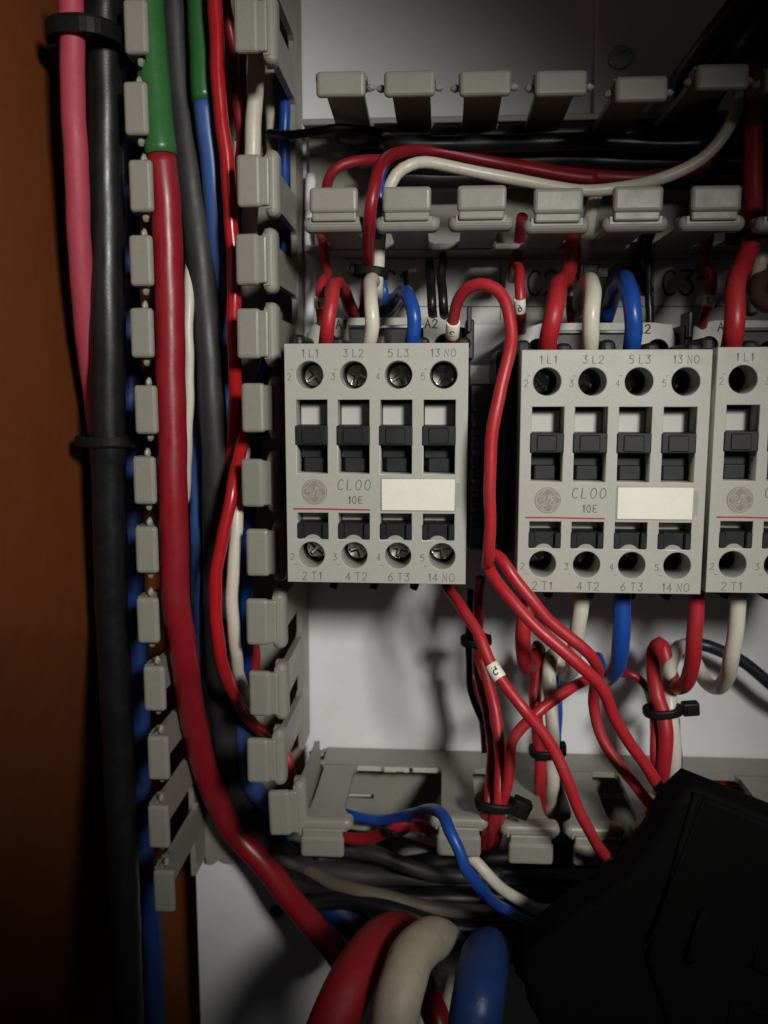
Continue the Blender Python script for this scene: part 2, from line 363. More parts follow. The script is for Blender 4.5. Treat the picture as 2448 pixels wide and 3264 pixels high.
def put_finger(parent, kind, pos, along, outward, rot=0.0, lean=0.0):
    """pos: point on the wall's plane at plate level; along/outward unit vectors"""
    o = bpy.data.objects.new('finger', FM[kind]); C.objects.link(o); o.parent = parent
    al = Vector(along); ow = Vector(outward); yy = ow.cross(al)   # local y
    if yy.y < 0: al = -al; yy = ow.cross(al)
    Mx = Matrix((al, yy, ow)).transposed().to_4x4()
    Mx = Matrix.Translation(Vector(pos) * MM) @ Mx @ Matrix.Rotation(rot, 4, 'Z') @ Matrix.Rotation(lean, 4, 'X')
    o.matrix_parent_inverse = Matrix.Translation(-parent.location); o.matrix_basis = Mx
    return o
def wall_strip(parent, a, b, outward, h=15.5):
    """low solid part of a duct wall with stubs between the fingers"""
    a = Vector(a); b = Vector(b); ow = Vector(outward)
    bm = bmesh.new(); lo = Vector((min(a.x, b.x), 0, min(a.z, b.z))); hi = Vector((max(a.x, b.x), 0, max(a.z, b.z)))
    if abs(ow.x) > .5: lo.x -= 1.0; hi.x += .8
    else: lo.z -= 1.0; hi.z += .8
    rbox(bm, (lo.x, -1.0, lo.z), (hi.x, -h, hi.z), 0.25, 1)
    return in_place(('side_wall', bm_mesh(bm, 'side_wall'), 'duct'), None, parent)

vd = empty('wiring_duct', (-61, 0, 0), 'tall grey slotted wiring duct full of cables on the left', 'wiring duct', 'slotted grey wiring ducts')
RW, LW = -44.2, -81.2
ZE = at(700, 2742, 3).z; jag = [(RW - 1, ZE - 2.5)]
nn = 15
for i in range(nn + 1):
    x = RW - 1.2 - (RW - LW - 2) * i / nn
    jag.append((x, ZE + random.uniform(-.35, .35) - (1.2 if i in (11, 12) else 0) - (1.5 if i > 13 else 0)))
in_place(('duct_floor', shape([(LW, 200), (RW, 200)] + jag, [rect(-65, 60, -59, 78), rect(-65, -30, -59, -12)], 1.0, 3.0, 0.0, 'duct_floor'), 'duct'), None, vd)
wall_strip(vd, (RW, 0, 200), (RW, 0, -116), (1, 0, 0))
wall_strip(vd, (LW, 0, 200), (LW, 0, at(615, 2765, 10).z), (-1, 0, 0))
# finger centres, from the lips in the photograph
zr = [77, 58] + [at(800, y, TIP).z for y in (586, 829, 1070, 1305, 1535, 1762, 1982, 2205, 2425)]
for y in (-50 + 26, 92): pass
right_y = [-160, 85, 586, 829, 1070, 1305, 1535, 1762, 1982, 2205, 2425]
for i, y in enumerate(right_y):
    z = at(800, y, TIP).z
    put_finger(vd, 'plain' if i % 3 else 'tilt', (RW, 0, z), (0, 0, 1), (1, 0, 0), random.uniform(-.012, .012), random.uniform(-.012, .012))
# the lowest finger leans away from the row where the duct was cut open
z = at(900, 2632, TIP).z
put_finger(vd, 'plain', (RW + 5.5, 0, z + 0.8), (-.05, 0, 1), (1, 0, .05), -.06, 0.0)
left_y = [-160, 92, 340, 587, 828, 1067, 1303, 1533, 1755, 1974, 2197, 2416, 2628, 2838]
left_x = [430, 432, 440, 446, 449, 456, 462, 465, 471, 478, 490, 502, 510, 520]
for i, (x, y) in enumerate(zip(left_x, left_y)):
    p = at(x, y, TIP)
    put_finger(vd, 'nub', (p.x - 2.2, 0, p.z), (0, 0, 1), (-1, 0, 0), random.uniform(-.01, .01), random.uniform(-.008, .008))

hd = empty('wiring_duct', (20, 0, 60), 'horizontal grey slotted duct across the top with red and cream wires inside', 'wiring duct', 'slotted grey wiring ducts')
UW, DW = 78.6, 42.6
in_place(('duct_floor', shape(rect(RW + 3, DW, 200, UW), [rect(-10, 57, 8, 63), rect(60, 57, 78, 63)], 1.0, 3.0, 0, 'duct_floor'), 'duct'), None, hd)
wall_strip(hd, (RW + 3, 0, UW), (200, 0, UW), (0, 0, 1)); wall_strip(hd, (RW + 3, 0, DW), (200, 0, DW), (0, 0, -1))
for i, (x, y) in enumerate(((1077, 284), (1308, 283), (1551, 282), (1788, 282), (2043, 287), (2291, 263), (2530, 270), (2770, 272))):
    p = at(x, y, TIP)
    put_finger(hd, 'nubr' if i == 0 else 'nubb', (p.x, 0, p.z + 2.1), (1, 0, 0), (0, 0, 1), random.uniform(-.015, .015), -0.02 if i != 4 else -.002)
for i, (x, y) in enumerate(((1068, 638), (1302, 636), (1540, 632), (1781, 641), (2030, 635), (2278, 633), (2528, 634), (2770, 636))):
    p = at(x, y, TIP)
    put_finger(hd, 'short', (p.x, 0, p.z - 4.9), (1, 0, 0), (0, 0, -1), random.uniform(-.012, .012), 0)

bd = empty('wiring_duct', (20, 0, -130), 'horizontal grey slotted duct at the bottom under the dangling red wires', 'wiring duct', 'slotted grey wiring ducts')
BW = -121.6
edge = [(-41, BW - 20), (-41, BW - 4), (-40, BW - 1), (-38.4, BW + .3), (-37.8, BW)]
in_place(('duct_floor', shape(edge + [(200, BW), (200, BW - 34), (-38, BW - 34)], [rect(-33, BW - 16.6, -21.5, BW - 14.9), rect(50, BW - 15, 66, BW - 12)], 1.0, 3.0, 0, 'duct_floor'), 'duct'), None, bd)
wall_strip(bd, (-37.5, 0, BW), (200, 0, BW), (0, 0, 1), 15.5)
bx = [(1033, 2710, 0), (1465, 2755, -.03), (1688, 2709, 0), (1902, 2712, 0), (2122, 2712, 0), (2335, 2716, 0), (2570, 2720, 0)]
for x, y, ln in bx:
    p = at(x, y, TIP)
    put_finger(bd, 'short', (p.x, 0, BW), (1, 0, 0), (0, 0, 1), random.uniform(-.01, .01), ln + 0.0)
# torn crumbs of plastic at the cut end
bm = bmesh.new()
for k in range(26):
    p = at(random.uniform(988, 1030), random.uniform(2378, 2450), 15 + random.uniform(-1, 1.5)); r = random.uniform(.35, .9)
    t = bmesh.new(); bmesh.ops.create_icosphere(t, subdivisions=1, radius=r)
    for v in t.verts: v.co = v.co * random.uniform(.7, 1.2) + p
    me = bpy.data.meshes.new('t'); t.to_mesh(me); t.free(); bm.from_mesh(me); bpy.data.meshes.remove(me)
in_place(('torn_edge', bm_mesh(bm, 'torn_edge'), 'duct'), None, bd)
bm = bmesh.new()
for a, b, e in ((1116, 1213, .25), (1213, 1224, .05), (1224, 1262, .75), (1262, 1284, .3), (1284, 1303, .7), (1303, 1316, .1), (1316, 1392, .35)):
    p = at(a, 2436, 15.2); q = at(b, 2436, 15.2)
    rbox(bm, (p.x, -14.2, BW - .9), (q.x + .1, -15.4 - e, BW + .7), .25, 2)
in_place(('torn_edge', bm_mesh(bm, 'torn_edge'), 'tear'), None, bd)

# ================================================================== CONTACTORS
FH = 69.0
def contactor():
    root = empty('contactor', (0, 0, 0), 'x', 'contactor', 'grey contactors in a row on the rail')
    def add(name, me, m, par=root): return link(name, me, m, par)
    U = [6.2, 17.0, 28.0, 39.0]
    WX = [(2.8, 10.5), (13.1, 20.9), (23.6, 31.4), (34.2, 42.0)]
    holes = [circ(u, -7.6, 3.35) for u in U] + [circ(u, -52.4, 3.3) for u in U]
    holes += [rect(a, -31.8, b, -13.6) for a, b in WX] + [rect(a, -48.4, b, -41.7) for a, b in WX]
    add('face_plate', shape(rect(0, -59.5, 45, 0), holes, 60.4, FH, 0.18, 'face_plate'), 'grey')
    bm = bmesh.new()
    rbox(bm, (0.4, -8, -59.1), (44.6, -50, -0.4), .4, 1)
    for q in ((.4, -59.1, 1.6, -.4), (43.4, -59.1, 44.6, -.4), (1.5, -59.1, 43.5, -57.9), (1.5, -1.6, 43.5, -.4)): rbox(bm, (q[0], -49.5, q[1]), (q[2], -58.5, q[3]), .1, 1); rbox(bm, (0.6, -57, -48.6), (44.4, -60.3, -11.4), .1, 1)
    for a, b in ((-11.3, -.6), (-59, -48.7)):
        for u0, u1 in ((.6, 2.8), (9.6, 13.6), (20.4, 24.6), (31.4, 35.6), (42.4, 44.4)): rbox(bm, (u0, -57, a), (u1, -60.3, b), .1, 1)
    rbox(bm, (-2.4, -2, -56), (0.6, -38, -2), 1.2, 2); rbox(bm, (-4.2, -4, 2), (2.0, -42, -14), 2.4, 3)
    rbox(bm, (0.2, -2, -54), (46.8, -30, 6.5), .8, 1)
    rbox(bm, (12.0, -20, -2), (33.5, -36, 6.0), .5, 1)
    rbox(bm, (44.9, -30, -3), (47.2, -44, 7.6), .4, 1); rbox(bm, (45.2, -38, 4), (46.4, -46, 10.8), .3, 1)
    add('body', bm_mesh(bm, 'body'), 'black')
    # coil terminal carrier behind the top edge, with A1 and A2
    oc = [(0.8, 0), (0.8, 4), (3, 7.2), (8.2, 8.6), (38, 8.6), (43, 8.0), (44.2, 4), (44.2, 0), (38.6, 0), (38.6, 1), (33.4, 1), (33.4, 6.6), (12.6, 6.6), (12.6, 1), (10.8, 0)]
    car = add('coil_carrier', shape(oc, [circ(7.0, 1.9, 2.5, 24), circ(39.5, 1.2, 3.0, 24)], 36.4, 38.2, .1, 'coil_carrier'), 'grey')
    for tx, x in (('A1', 10.6), ('A2', 35.6)):
        add('lettering', stroke_mesh(strokes(tx, 2.3), .36, lambda a, b, z, x=x: Vector((x + a, -38.22 - z, 6.9 + b))), 'inkblack', car)
    # rounded barriers between the upper terminals
    for i, x in enumerate((11.6, 22.5, 33.4, 1.2, 43.8)):
        bm = bmesh.new(); rbox(bm, (x - 2.1, -38, -1.2), (x + 2.1, -58, 2.2 + (i % 2) * .8), 1.5, 3)
        add('terminal_barrier', bm_mesh(bm, 'terminal_barrier', False), 'block')
    for x in (11.6, 22.5, 33.4, 42.6):
        bm = bmesh.new(); mx = Matrix.Translation((x, -50, -59)) @ Matrix.Rotation(0.35, 4, 'Y')
        rbox(bm, (-1.1, -4, -6.0), (1.1, 5, 1.5), .5, 2, mx); add('terminal_barrier', bm_mesh(bm, 'terminal_barrier'), 'black')
    # screws at the bottom of their wells
    sm = {}
    for j, (z, us) in enumerate(((-7.6, U), (-52.4, U))):
        for i, u in enumerate(us):
            add('screw_well', shape(circ(u, z, 3.34, 28), [circ(u, z, 3.02, 28)], 49.9, 60.39, 0, 'screw_well'), 'dark')
            add('terminal_screw', screw_mesh(u, z, 57.6, 2.98, random.uniform(0, 1.5)), 'steel')
    for a, b in WX:
        c = (a + b) / 2
        bm = bmesh.new(); rbox(bm, (a + .15, -60.3, -20.0), (b - .15, -62.6, -14.7), .15, 1); add('white_insert', bm_mesh(bm, 'white_insert'), 'white')
        bm = bmesh.new(); rbox(bm, (a - .35, -60, -24.8), (b + .15, -69.35, -19.9), .3, 2); rbox(bm, (a + 1.2, -69, -24.4), (b - 1.6, -69.6, -20.4), .25, 1); add('black_insert', bm_mesh(bm, 'black_insert'), 'block')
        bm = bmesh.new(); rbox(bm, (a + .2, -60.2, -28.3), (b - .2, -63.6, -24.9), .2, 1); rbox(bm, (a + 1.3, -60.2, -31.7), (b - 1.3, -65.2, -28.2), .3, 2); add('black_insert', bm_mesh(bm, 'black_insert'), 'block')
        bm = bmesh.new(); rbox(bm, (a + .15, -60.3, -44.4), (b - .15, -62.6, -42.4), .15, 1); add('white_insert', bm_mesh(bm, 'white_insert'), 'white')
        bm = bmesh.new(); rbox(bm, (a - .25, -60.2, -48.3), (a + 1.4, -69.2, -44.3), .25, 1); rbox(bm, (b - 1.5, -60.2, -48.3), (b + .1, -69.2, -44.3), .25, 1); rbox(bm, (a + 1.3, -60.2, -48.3), (b - 1.4, -68.2, -44.25), .2, 1); add('black_insert', bm_mesh(bm, 'black_insert'), 'block')
        add('screw_boss', shape(arc2(c - .2, -49.9, 2.6), [], 66, 68.6, .1, 'screw_boss'), 'greyd')
    # print
    def face(x, z): return lambda a, b, l: Vector((x + a, -FH - 0.004 - l * .4, z + b))
    def text(t, x, z, h, w=.2, slant=0.0, gap=.26): add('printed_text', stroke_mesh(strokes(t, h, gap, slant), w, face(x, z), .03, 'printed_text'), 'ink')
    for t, u in zip(('1 L1', '3 L2', '5 L3', '13 NO'), (6.3, 17.0, 28.0, 38.8)): text(t, u, -2.35, 1.85)
    for t, u in zip(('2 T1', '4 T2', '6 T3', '14 NO'), (6.2, 17.5, 28.2, 38.8)): text(t, u, -58.0 + .15, 2.0)
    for t, u in zip('2345', U):
        text(t, u - 5.0, -8.0, 1.6, .17); text('-', u - 4.3, -6.2, 1.6, .14)
        text(t, u - 4.9, -52.9, 1.6, .17); text('-', u - 4.0, -54.9, 1.6, .14)
    text('CL00', 16.9, -34.6, 2.5, .24, .12, .3); text('10E', 17.3, -38.4, 1.75, .24)
    bm = bmesh.new()
    add('red_line', stroke_mesh([[(1.9, -40.75), (8, -40.7), (15, -40.82), (20.9, -40.85)]], .42, lambda a, b, l: Vector((a, -FH - .004 - l, b)), .03, 'red_line'), 'redprint')
    lg = add('emblem', shape(circ(7.1, -36.4, 3.2, 40), [], FH - .1, FH + .08, .05, 'emblem'), 'logo')
    E = [arc(0, 0, 2.85, 2.85, 0, 360, 40)]
    for k in range(4):
        a = 45 + k * 90
        E.append([(2.75 * math.cos(math.radians(a + d)) * (1 - .22 * math.sin(math.radians((d + 34) * 2.6))), 2.75 * math.sin(math.radians(a + d)) * (1 - .22 * math.sin(math.radians((d + 34) * 2.6)))) for d in range(-34, 36, 7)])
    E.append([(-1.7, -.2), (-1.9, .5), (-1.4, 1.1), (-.7, .9), (-.6, .3), (-1.1, .1), (-1.2, .6)])
    E.append([(-1.5, -1.1), (-.6, -.6), (.2, .3), (.9, 1.3), (.5, 1.5), (.2, .9), (.0, -.2), (-.3, -1.2), (-.9, -1.4), (-1.0, -.9)])
    E.append([(1.6, 1.0), (.9, .9), (.8, .35), (1.3, .1), (.7, -.2), (.6, -.9), (1.2, -1.2), (1.7, -.8), (1.6, -.3), (1.2, -.5)])
    add('monogram', stroke_mesh(E, .2, lambda a, b, l: Vector((7.1 + a, -FH - .085 - l, -36.4 + b)), .03, 'monogram'), 'logolight', lg)
    lh = add('label_holder', shape([(23.6, -41.1), (42.3, -41.1), (42.3, -40.1), (43.3, -39.9), (43.3, -34.0), (42.3, -33.8), (42.3, -32.8), (23.6, -32.8)], [], FH - .2, FH + .1, .05, 'label_holder'), 'greyd')
    add('blank_label', shape(rect(23.95, -40.85, 42.0, -33.05), [], FH + .05, FH + .35, .08, 'blank_label'), 'label', lh)
    return root
def arc2(x, z, r): return [(x + r * math.cos(math.radians(a)), z + r * math.sin(math.radians(a))) for a in range(30, 151, 10)]
def copy_tree(o, parent=None):
    c = o.copy(); C.objects.link(c); c.parent = parent
    for ch in o.children: copy_tree(ch, c)
    return c
k1 = contactor()
k2 = copy_tree(k1); k3 = copy_tree(k1)
for k, x, z, lb in ((k1, -38.23, 11.46, 'grey contactor on the left standing alone next to the tall wiring duct'),
                    (k2, 19.49, 9.79, 'grey contactor in the middle of the three, right of the long red wire'),
                    (k3, 65.6, 10.3, 'grey contactor cut off by the right edge of the photo')):
    k.location = Vector((x, 0, z)) * MM; k['label'] = lb
for k, d in ((k2, 6.4), (k3, 6.8)):             # these screws are wound down deeper in their wells
    for ch in k.children:
        if ch.name.startswith('terminal_screw'): ch.location.y += d * MM
bm = bmesh.new(); rbox(bm, (8.4, -8, -46), (15.6, -33, 2), .6, 1)
for i in range(9): rbox(bm, (8.9, -32, -6 - i * 4.1), (15.2, -34.2 - (i % 2), -4.2 - i * 4.1), .3, 1)
blk = link('spacer_block', bm_mesh(bm, 'spacer_block'), 'black'); tag(blk, 'black ribbed spacer block in the gap between the first two contactors', 'block')

# ================================================================== WIRES
R_, CR, BL = 'red_wire', 'cream_wire', 'blue_wire'
H = {}
def ws(name, label, m, P, r, **k):
    o, pts, rr = wire(name, label, m, P, r, **k); return o
# --- left of the duct and in the duct
ws('pink_cable', 'flat pink cable strapped to the outside of the thick black cable', 'pink', [(222, -60, 58), (226, 0, 58), (233, 300, 58), (246, 600, 56), (264, 950, 50), (292, 1200, 42), (318, 1400, 36), (335, 1600, 30), (345, 1750, 28)], 36, cat='cable', wob=0)
ws('black_cable', 'thick glossy black cable running down beside the orange wall', 'blackcable', [(326, -60, 48), (329, 0, 48), (338, 600, 48), (343, 1000, 48), (346, 1400, 46), (355, 1900, 42), (374, 2300, 38), (388, 2600, 36), (412, 3330, 34)], 55, cat='cable', wob=0.008)
ws('black_cable', 'black cable half hidden behind the thick one by the orange wall', 'blackcable', [(380, 1650, 16), (385, 1800, 18), (400, 2200, 16), (440, 2700, 12), (455, 3330, 12)], 42, cat='cable', wob=0.01)
ws('blue_cable', 'blue cable showing between the thick black cable and the duct fingers', 'bluethick', [(408, -60, 22), (410, 300, 22), (412, 900, 24), (418, 1400, 24), (430, 1900, 22), (446, 2200, 18), (455, 2600, 16), (482, 2900, 14), (500, 3330, 12)], 34, cat='cable')
ws('striped_cable', 'thickest red cable in the duct with a green sleeve at its top', 'redcable', [(463, -120, 46), (470, 0, 46), (492, 300, 48), (514, 500, 50), (533, 750, 50), (540, 1000, 50), (546, 1300, 50), (553, 1600, 50), (561, 1900, 48), (574, 2000, 46), (588, 2100, 43), (602, 2200, 38), (617, 2300, 32), (640, 2400, 26), (670, 2500, 20), (712, 2590, 15), (762, 2670, 14), (840, 2755, 16), (920, 2855, 22), (1003, 2955, 30), (1060, 3022, 36), (1130, 3110, 40)], 45, cat='cable', wob=0.006, cut=((514, 500, 50), 'green'))
ws('black_cable', 'black cable between the red and blue cables, bending into the bottom duct', 'dustblack', [(548, -80, 34), (552, 0, 34), (574, 300, 34), (612, 600, 36), (630, 750, 36), (656, 1000, 36), (676, 1300, 36), (688, 1500, 34), (690, 1800, 30), (692, 2000, 28), (700, 2200, 22), (724, 2400, 16), (752, 2500, 13), (796, 2600, 11), (852, 2690, 10), (930, 2755, 10), (1100, 2786, 12), (1300, 2798, 12), (1500, 2815, 12), (1750, 2840, 12), (2100, 2860, 12)], 43, cat='cable', wob=0.006)
ws('striped_cable', 'thin blue cable in the duct with a green sleeve at its top', 'bluecable', [(628, -120, 38), (634, 0, 38), (649, 300, 40), (660, 400, 40), (682, 600, 38), (696, 750, 36), (706, 900, 33), (714, 1000, 30), (717, 1250, 22), (712, 1600, 16)], 34, cat='cable', wob=0.006, cut=((646, 336, 36), 'green'))
ws('blue_cable', 'blue cable appearing left of the black one in the lower duct', 'bluecable', [(612, 900, 20), (622, 1150, 24), (632, 1300, 26), (636, 1500, 26), (642, 1900, 24), (655, 2100, 18), (700, 2250, 10), (745, 2350, 8), (772, 2450, 8), (798, 2550, 8), (842, 2610, 8), (920, 2650, 8)], 31, cat='cable')
ws('blue_cable', 'blue cable end lying on the duct floor near the cut corner', 'bluecable', [(768, 2180, 12), (775, 2300, 14), (785, 2420, 14), (818, 2525, 14), (870, 2560, 12), (930, 2550, 8)], 33, cat='cable')
ws(CR, 'thin cream wire just right of the thick red cable in the duct', 'cream', [(650, 640, 20), (622, 740, 22), (604, 850, 36), (603, 1000, 40), (602, 1200, 40), (600, 1400, 38), (590, 1600, 30)], 15)
ws(R_, 'glossy red wire along the right side of the tall duct', 'redglossy', [(682, -60, 46), (684, 0, 46), (700, 300, 46), (730, 600, 46), (741, 750, 46), (746, 1000, 46), (749, 1200, 44), (748, 1350, 40), (740, 1500, 34), (728, 1620, 26)], 22)
ws(R_, 'second red wire at the top of the duct behind the glossy one', 'redcable', [(708, -60, 30), (716, 0, 30), (728, 80, 30), (745, 160, 28), (752, 300, 26), (768, 430, 26), (760, 620, 22), (765, 900, 20)], 17)
ws(R_, 'short red wire seen between the top fingers of the tall duct', 'redcable', [(766, 20, 20), (771, 200, 22), (769, 420, 24), (765, 520, 22), (772, 700, 16)], 15)
ws(R_, 'red wire curving down through the duct to below the cream wire', 'redglossy', [(790, 1230, 26), (782, 1360, 38), (765, 1450, 44), (742, 1560, 50), (712, 1700, 52), (690, 1840, 53), (687, 1960, 53), (702, 2080, 52), (732, 2180, 46), (775, 2265, 30), (815, 2312, 22), (850, 2345, 12), (905, 2440, 6)], 20)
ws(CR, 'cream wire behind the second finger at the top of the tall duct', 'cream', [(818, -60, 24), (817, 100, 28), (812, 340, 32), (803, 500, 32), (798, 700, 28), (800, 900, 20)], 25)
ws(CR, 'pale grey wire deep in the duct behind the top finger', 'cream', [(862, 60, 10), (860, 200, 12), (857, 310, 12), (866, 420, 8), (870, 620, 6)], 16)
ws(CR, 'cream wire beside the curving red wire in the lower duct', 'cream', [(782, 1400, 30), (772, 1500, 42), (757, 1620, 48), (747, 1760, 50), (741, 1900, 50), (744, 2010, 49), (754, 2100, 45), (772, 2190, 36), (795, 2270, 18), (822, 2330, 12), (860, 2360, 6)], 20)
ws(BL, 'blue wire next to the right fingers in the lower duct', 'blue', [(895, 1050, 10), (850, 1150, 16), (832, 1220, 20), (824, 1300, 24), (812, 1450, 28), (800, 1600, 28), (792, 1750, 28), (788, 1900, 26), (785, 2050, 22), (783, 2150, 14), (788, 2220, 8)], 22)
ws(BL, 'blue wire seen through the slot beside the second right finger', 'blue', [(860, 160, 6), (900, 260, 14), (907, 340, 16), (908, 420, 16), (906, 560, 14), (915, 700, 8), (905, 900, 6)], 17)
ws(BL, 'blue wire deep in the duct at the fifth right finger', 'blue', [(870, 740, 8), (872, 920, 12), (860, 1000, 10), (842, 1160, 8)], 20)
ws(R_, 'short red wire stub deep between the lower right fingers', 'red', [(800, 2010, 14), (812, 2065, 14), (815, 2100, 12), (805, 2160, 10)], 17)
ws(R_, 'red wire peeking out by the lowest right slot of the duct', 'red', [(905, 2380, 8), (925, 2440, 10), (930, 2490, 8), (910, 2560, 6)], 15)
# --- outside right of the tall duct
ws('white_tube', 'whitish tube standing on the plate beside the tall duct', 'plate', [(990, 560, 3), (989, 645, 6), (989, 760, 8), (989, 880, 8), (986, 1000, 6), (984, 1090, 4)], 16, cat='tube')
ws('black_strap', 'black strap running from the tall duct into the top duct', 'tie', [(860, 425, 10), (930, 428, 22), (1000, 420, 26), (1070, 410, 26), (1140, 414, 24), (1260, 425, 20), (1420, 430, 16)], 13, cat='strap')
# black tubes added to fill the dark interior of the top duct
for i, (y, h, r) in enumerate(((430, 14, 34), (478, 10, 36), (515, 18, 34), (560, 14, 36), (455, 26, 26))):
    lb = ['uppermost black filler tube lying in the top duct', 'black filler tube second from the top in the top duct', 'black filler tube in the middle of the top duct', 'lowest black filler tube in the top duct behind the red and cream wires', 'thin black filler tube lying over the others in the top duct'][i]
    ws('black_cable', lb, 'blackcable', [(1085 + 40 * i, y - 8, h * .6), (1240, y, h), (1500, y + 6, h), (1800, y - 4, h), (2100, y + 5, h), (2400, y, h), (2600, y - 10, h)], r, cat='cable', wob=.02)
ws(R_, 'front red wire bending out of the top duct down to the black tie', 'redcable', [(1168, 900, 32), (1171, 868, 34), (1175, 790, 46), (1181, 680, 58), (1190, 600, 58), (1210, 535, 52), (1252, 495, 40), (1330, 480, 30), (1442, 488, 26), (1563, 514, 24), (1684, 540, 24), (1804, 560, 24), (1900, 572, 24)], 18)  # darker jacket red stands in for shade inside the duct
ws(R_, 'thick red wire, darkened as if shaded, sagging along the top duct', 'shadered', [(1200, 530, 24), (1250, 498, 28), (1322, 476, 20), (1442, 482, 20), (1563, 508, 20), (1684, 534, 20), (1804, 556, 20), (1920, 566, 20), (2050, 566, 20), (2180, 548, 20), (2290, 505, 20), (2350, 440, 20), (2385, 330, 28), (2395, 200, 26)], 22)
ws(R_, 'red wire curling behind the first lower finger of the top duct', 'shadered', [(1036, 640, 36), (1042, 595, 38), (1060, 553, 40), (1095, 525, 40), (1150, 510, 38), (1205, 508, 34), (1280, 515, 30)], 16)
ws(CR, 'long cream wire sweeping along the top duct and up at the right', 'cream', [(1213, 735, 30), (1222, 680, 42), (1236, 610, 46), (1262, 557, 46), (1308, 526, 46), (1352, 516, 44), (1442, 530, 42), (1563, 558, 40), (1684, 582, 38), (1774, 596, 38), (1870, 606, 38), (1990, 597, 38), (2111, 570, 40), (2201, 530, 40), (2262, 486, 40), (2310, 430, 40), (2340, 362, 38), (2352, 290, 34), (2352, 200, 28), (2340, 60, 20)], 18)
ws(BL, 'thin blue wire between the red and cream wires at the second finger', 'blue', [(1240, 520, 30), (1222, 548, 40), (1213, 600, 48), (1207, 655, 48), (1202, 720, 40), (1212, 820, 30)], 12)
# --- top of contactor 1
ws(CR, 'cream wire dropping through the black tie into the first contactor', 'cream', [(1225, 650, 30), (1217, 720, 34), (1207, 800, 36), (1204, 860, 38), (1200, 910, 38), (1198, 960, 26), (1205, 1010, 12)], 20)
ws(CR, 'short cream wire looping forward into terminal L2 of the first contactor', 'cream', [(1196, 950, 24), (1192, 910, 36), (1186, 893, 44), (1180, 920, 54), (1183, 980, 60), (1184, 1040, 60), (1178, 1084, 58), (1176, 1110, 56)], 22)
ws(R_, 'red wire looping into terminal L1 of the first contactor', 'red', [(1135, 1012, 14), (1120, 985, 22), (1098, 935, 34), (1078, 903, 46), (1060, 918, 56), (1052, 985, 60), (1045, 1050, 60), (1039, 1090, 57), (1037, 1110, 54)], 21)
ws(R_, 'dark red wire hooking up behind the first contactor', 'redcable', [(1098, 930, 16), (1112, 975, 14), (1138, 1008, 12), (1160, 990, 14), (1168, 930, 22), (1170, 870, 30)], 19)
ws('marked_wire', 'thin red wire with a cream numbered sleeve beside the tall duct', 'red', [(1028, 755, 24), (1036, 820, 22), (1043, 860, 26), (1040, 885, 34), (1027, 900, 42), (1020, 940, 46), (1018, 985, 44), (1025, 1040, 36), (1030, 1090, 32)], 14)
ws(R_, 'red wire end behind the first finger under the top duct', 'red', [(1015, 700, 14), (1026, 760, 16), (1035, 800, 16), (1040, 850, 14)], 14)
ws(BL, 'blue wire arching into terminal L3 of the first contactor', 'blue', [(1216, 1000, 14), (1235, 985, 20), (1262, 950, 32), (1284, 932, 46), (1304, 945, 56), (1316, 985, 60), (1319, 1040, 60), (1314, 1084, 58), (1311, 1110, 55)], 21)
ws('black_wire', 'dark wire hooking under the blue wires behind the first contactor', 'navy', [(1206, 960, 12), (1214, 990, 10), (1232, 1000, 10), (1258, 972, 12), (1284, 942, 16), (1300, 930, 20)], 18)
ws(BL, 'short blue wire right behind the cream wires of the first contactor', 'blue', [(1212, 880, 16), (1220, 905, 20), (1225, 945, 20), (1219, 985, 14)], 13)
ws('black_wire', 'left thin black wire of the pair entering terminal A2', 'blackcable', [(1368, 830, 6), (1371, 872, 22), (1374, 930, 38), (1377, 975, 40), (1380, 1008, 37)], 14)
ws('black_wire', 'right thin black wire of the pair entering terminal A2', 'blackcable', [(1412, 820, 6), (1410, 856, 22), (1408, 920, 38), (1412, 975, 40), (1418, 1012, 37)], 14)
long_red = [(1436, 1110, 52), (1440, 1086, 56), (1443, 1050, 60), (1448, 1000, 64), (1457, 960, 67), (1486, 922, 70), (1532, 904, 72), (1580, 918, 73), (1612, 958, 74), (1625, 1010, 75), (1628, 1070, 76), (1617, 1150, 78), (1598, 1230, 79), (1580, 1320, 80), (1568, 1410, 80), (1560, 1510, 80), (1560, 1620, 79), (1562, 1710, 78), (1558, 1775, 76), (1552, 1800, 72)]
loop, loop_pts, loop_r = wire('marked_wire', 'long red wire looping from terminal 13 NO down between the contactors', 'red', long_red, 19)
# --- top of contactor 2
ws('marked_wire', 'red wire with numbered sleeve hanging left of the label C2', 'red', [(1634, 890, 18), (1640, 862, 28), (1652, 852, 38), (1658, 880, 44), (1656, 930, 46), (1657, 975, 46), (1662, 1020, 42), (1665, 1065, 36), (1668, 1100, 32)], 15)
ws(R_, 'dark red wire coming down from the top duct left of label C2', 'redcable', [(1665, 690, 22), (1655, 770, 14), (1640, 850, 10), (1634, 900, 10)], 17)
ws(R_, 'thick red wire bending into terminal L1 of the middle contactor', 'red', [(1835, 700, 20), (1826, 780, 22), (1812, 860, 30), (1796, 900, 40), (1779, 905, 50), (1771, 940, 58), (1765, 990, 62), (1758, 1040, 62), (1748, 1085, 60), (1742, 1130, 56)], 27)
ws(R_, 'thin dark red wire between the thick red and the cream wires at C2', 'redcable', [(1830, 880, 16), (1822, 920, 18), (1815, 980, 18), (1822, 1040, 14)], 12)
ws(CR, 'cream wire bending into terminal L2 of the middle contactor', 'cream', [(1845, 985, 16), (1850, 950, 24), (1862, 910, 36), (1880, 893, 48), (1890, 925, 58), (1886, 985, 62), (1882, 1045, 62), (1880, 1090, 60), (1878, 1130, 56)], 25)
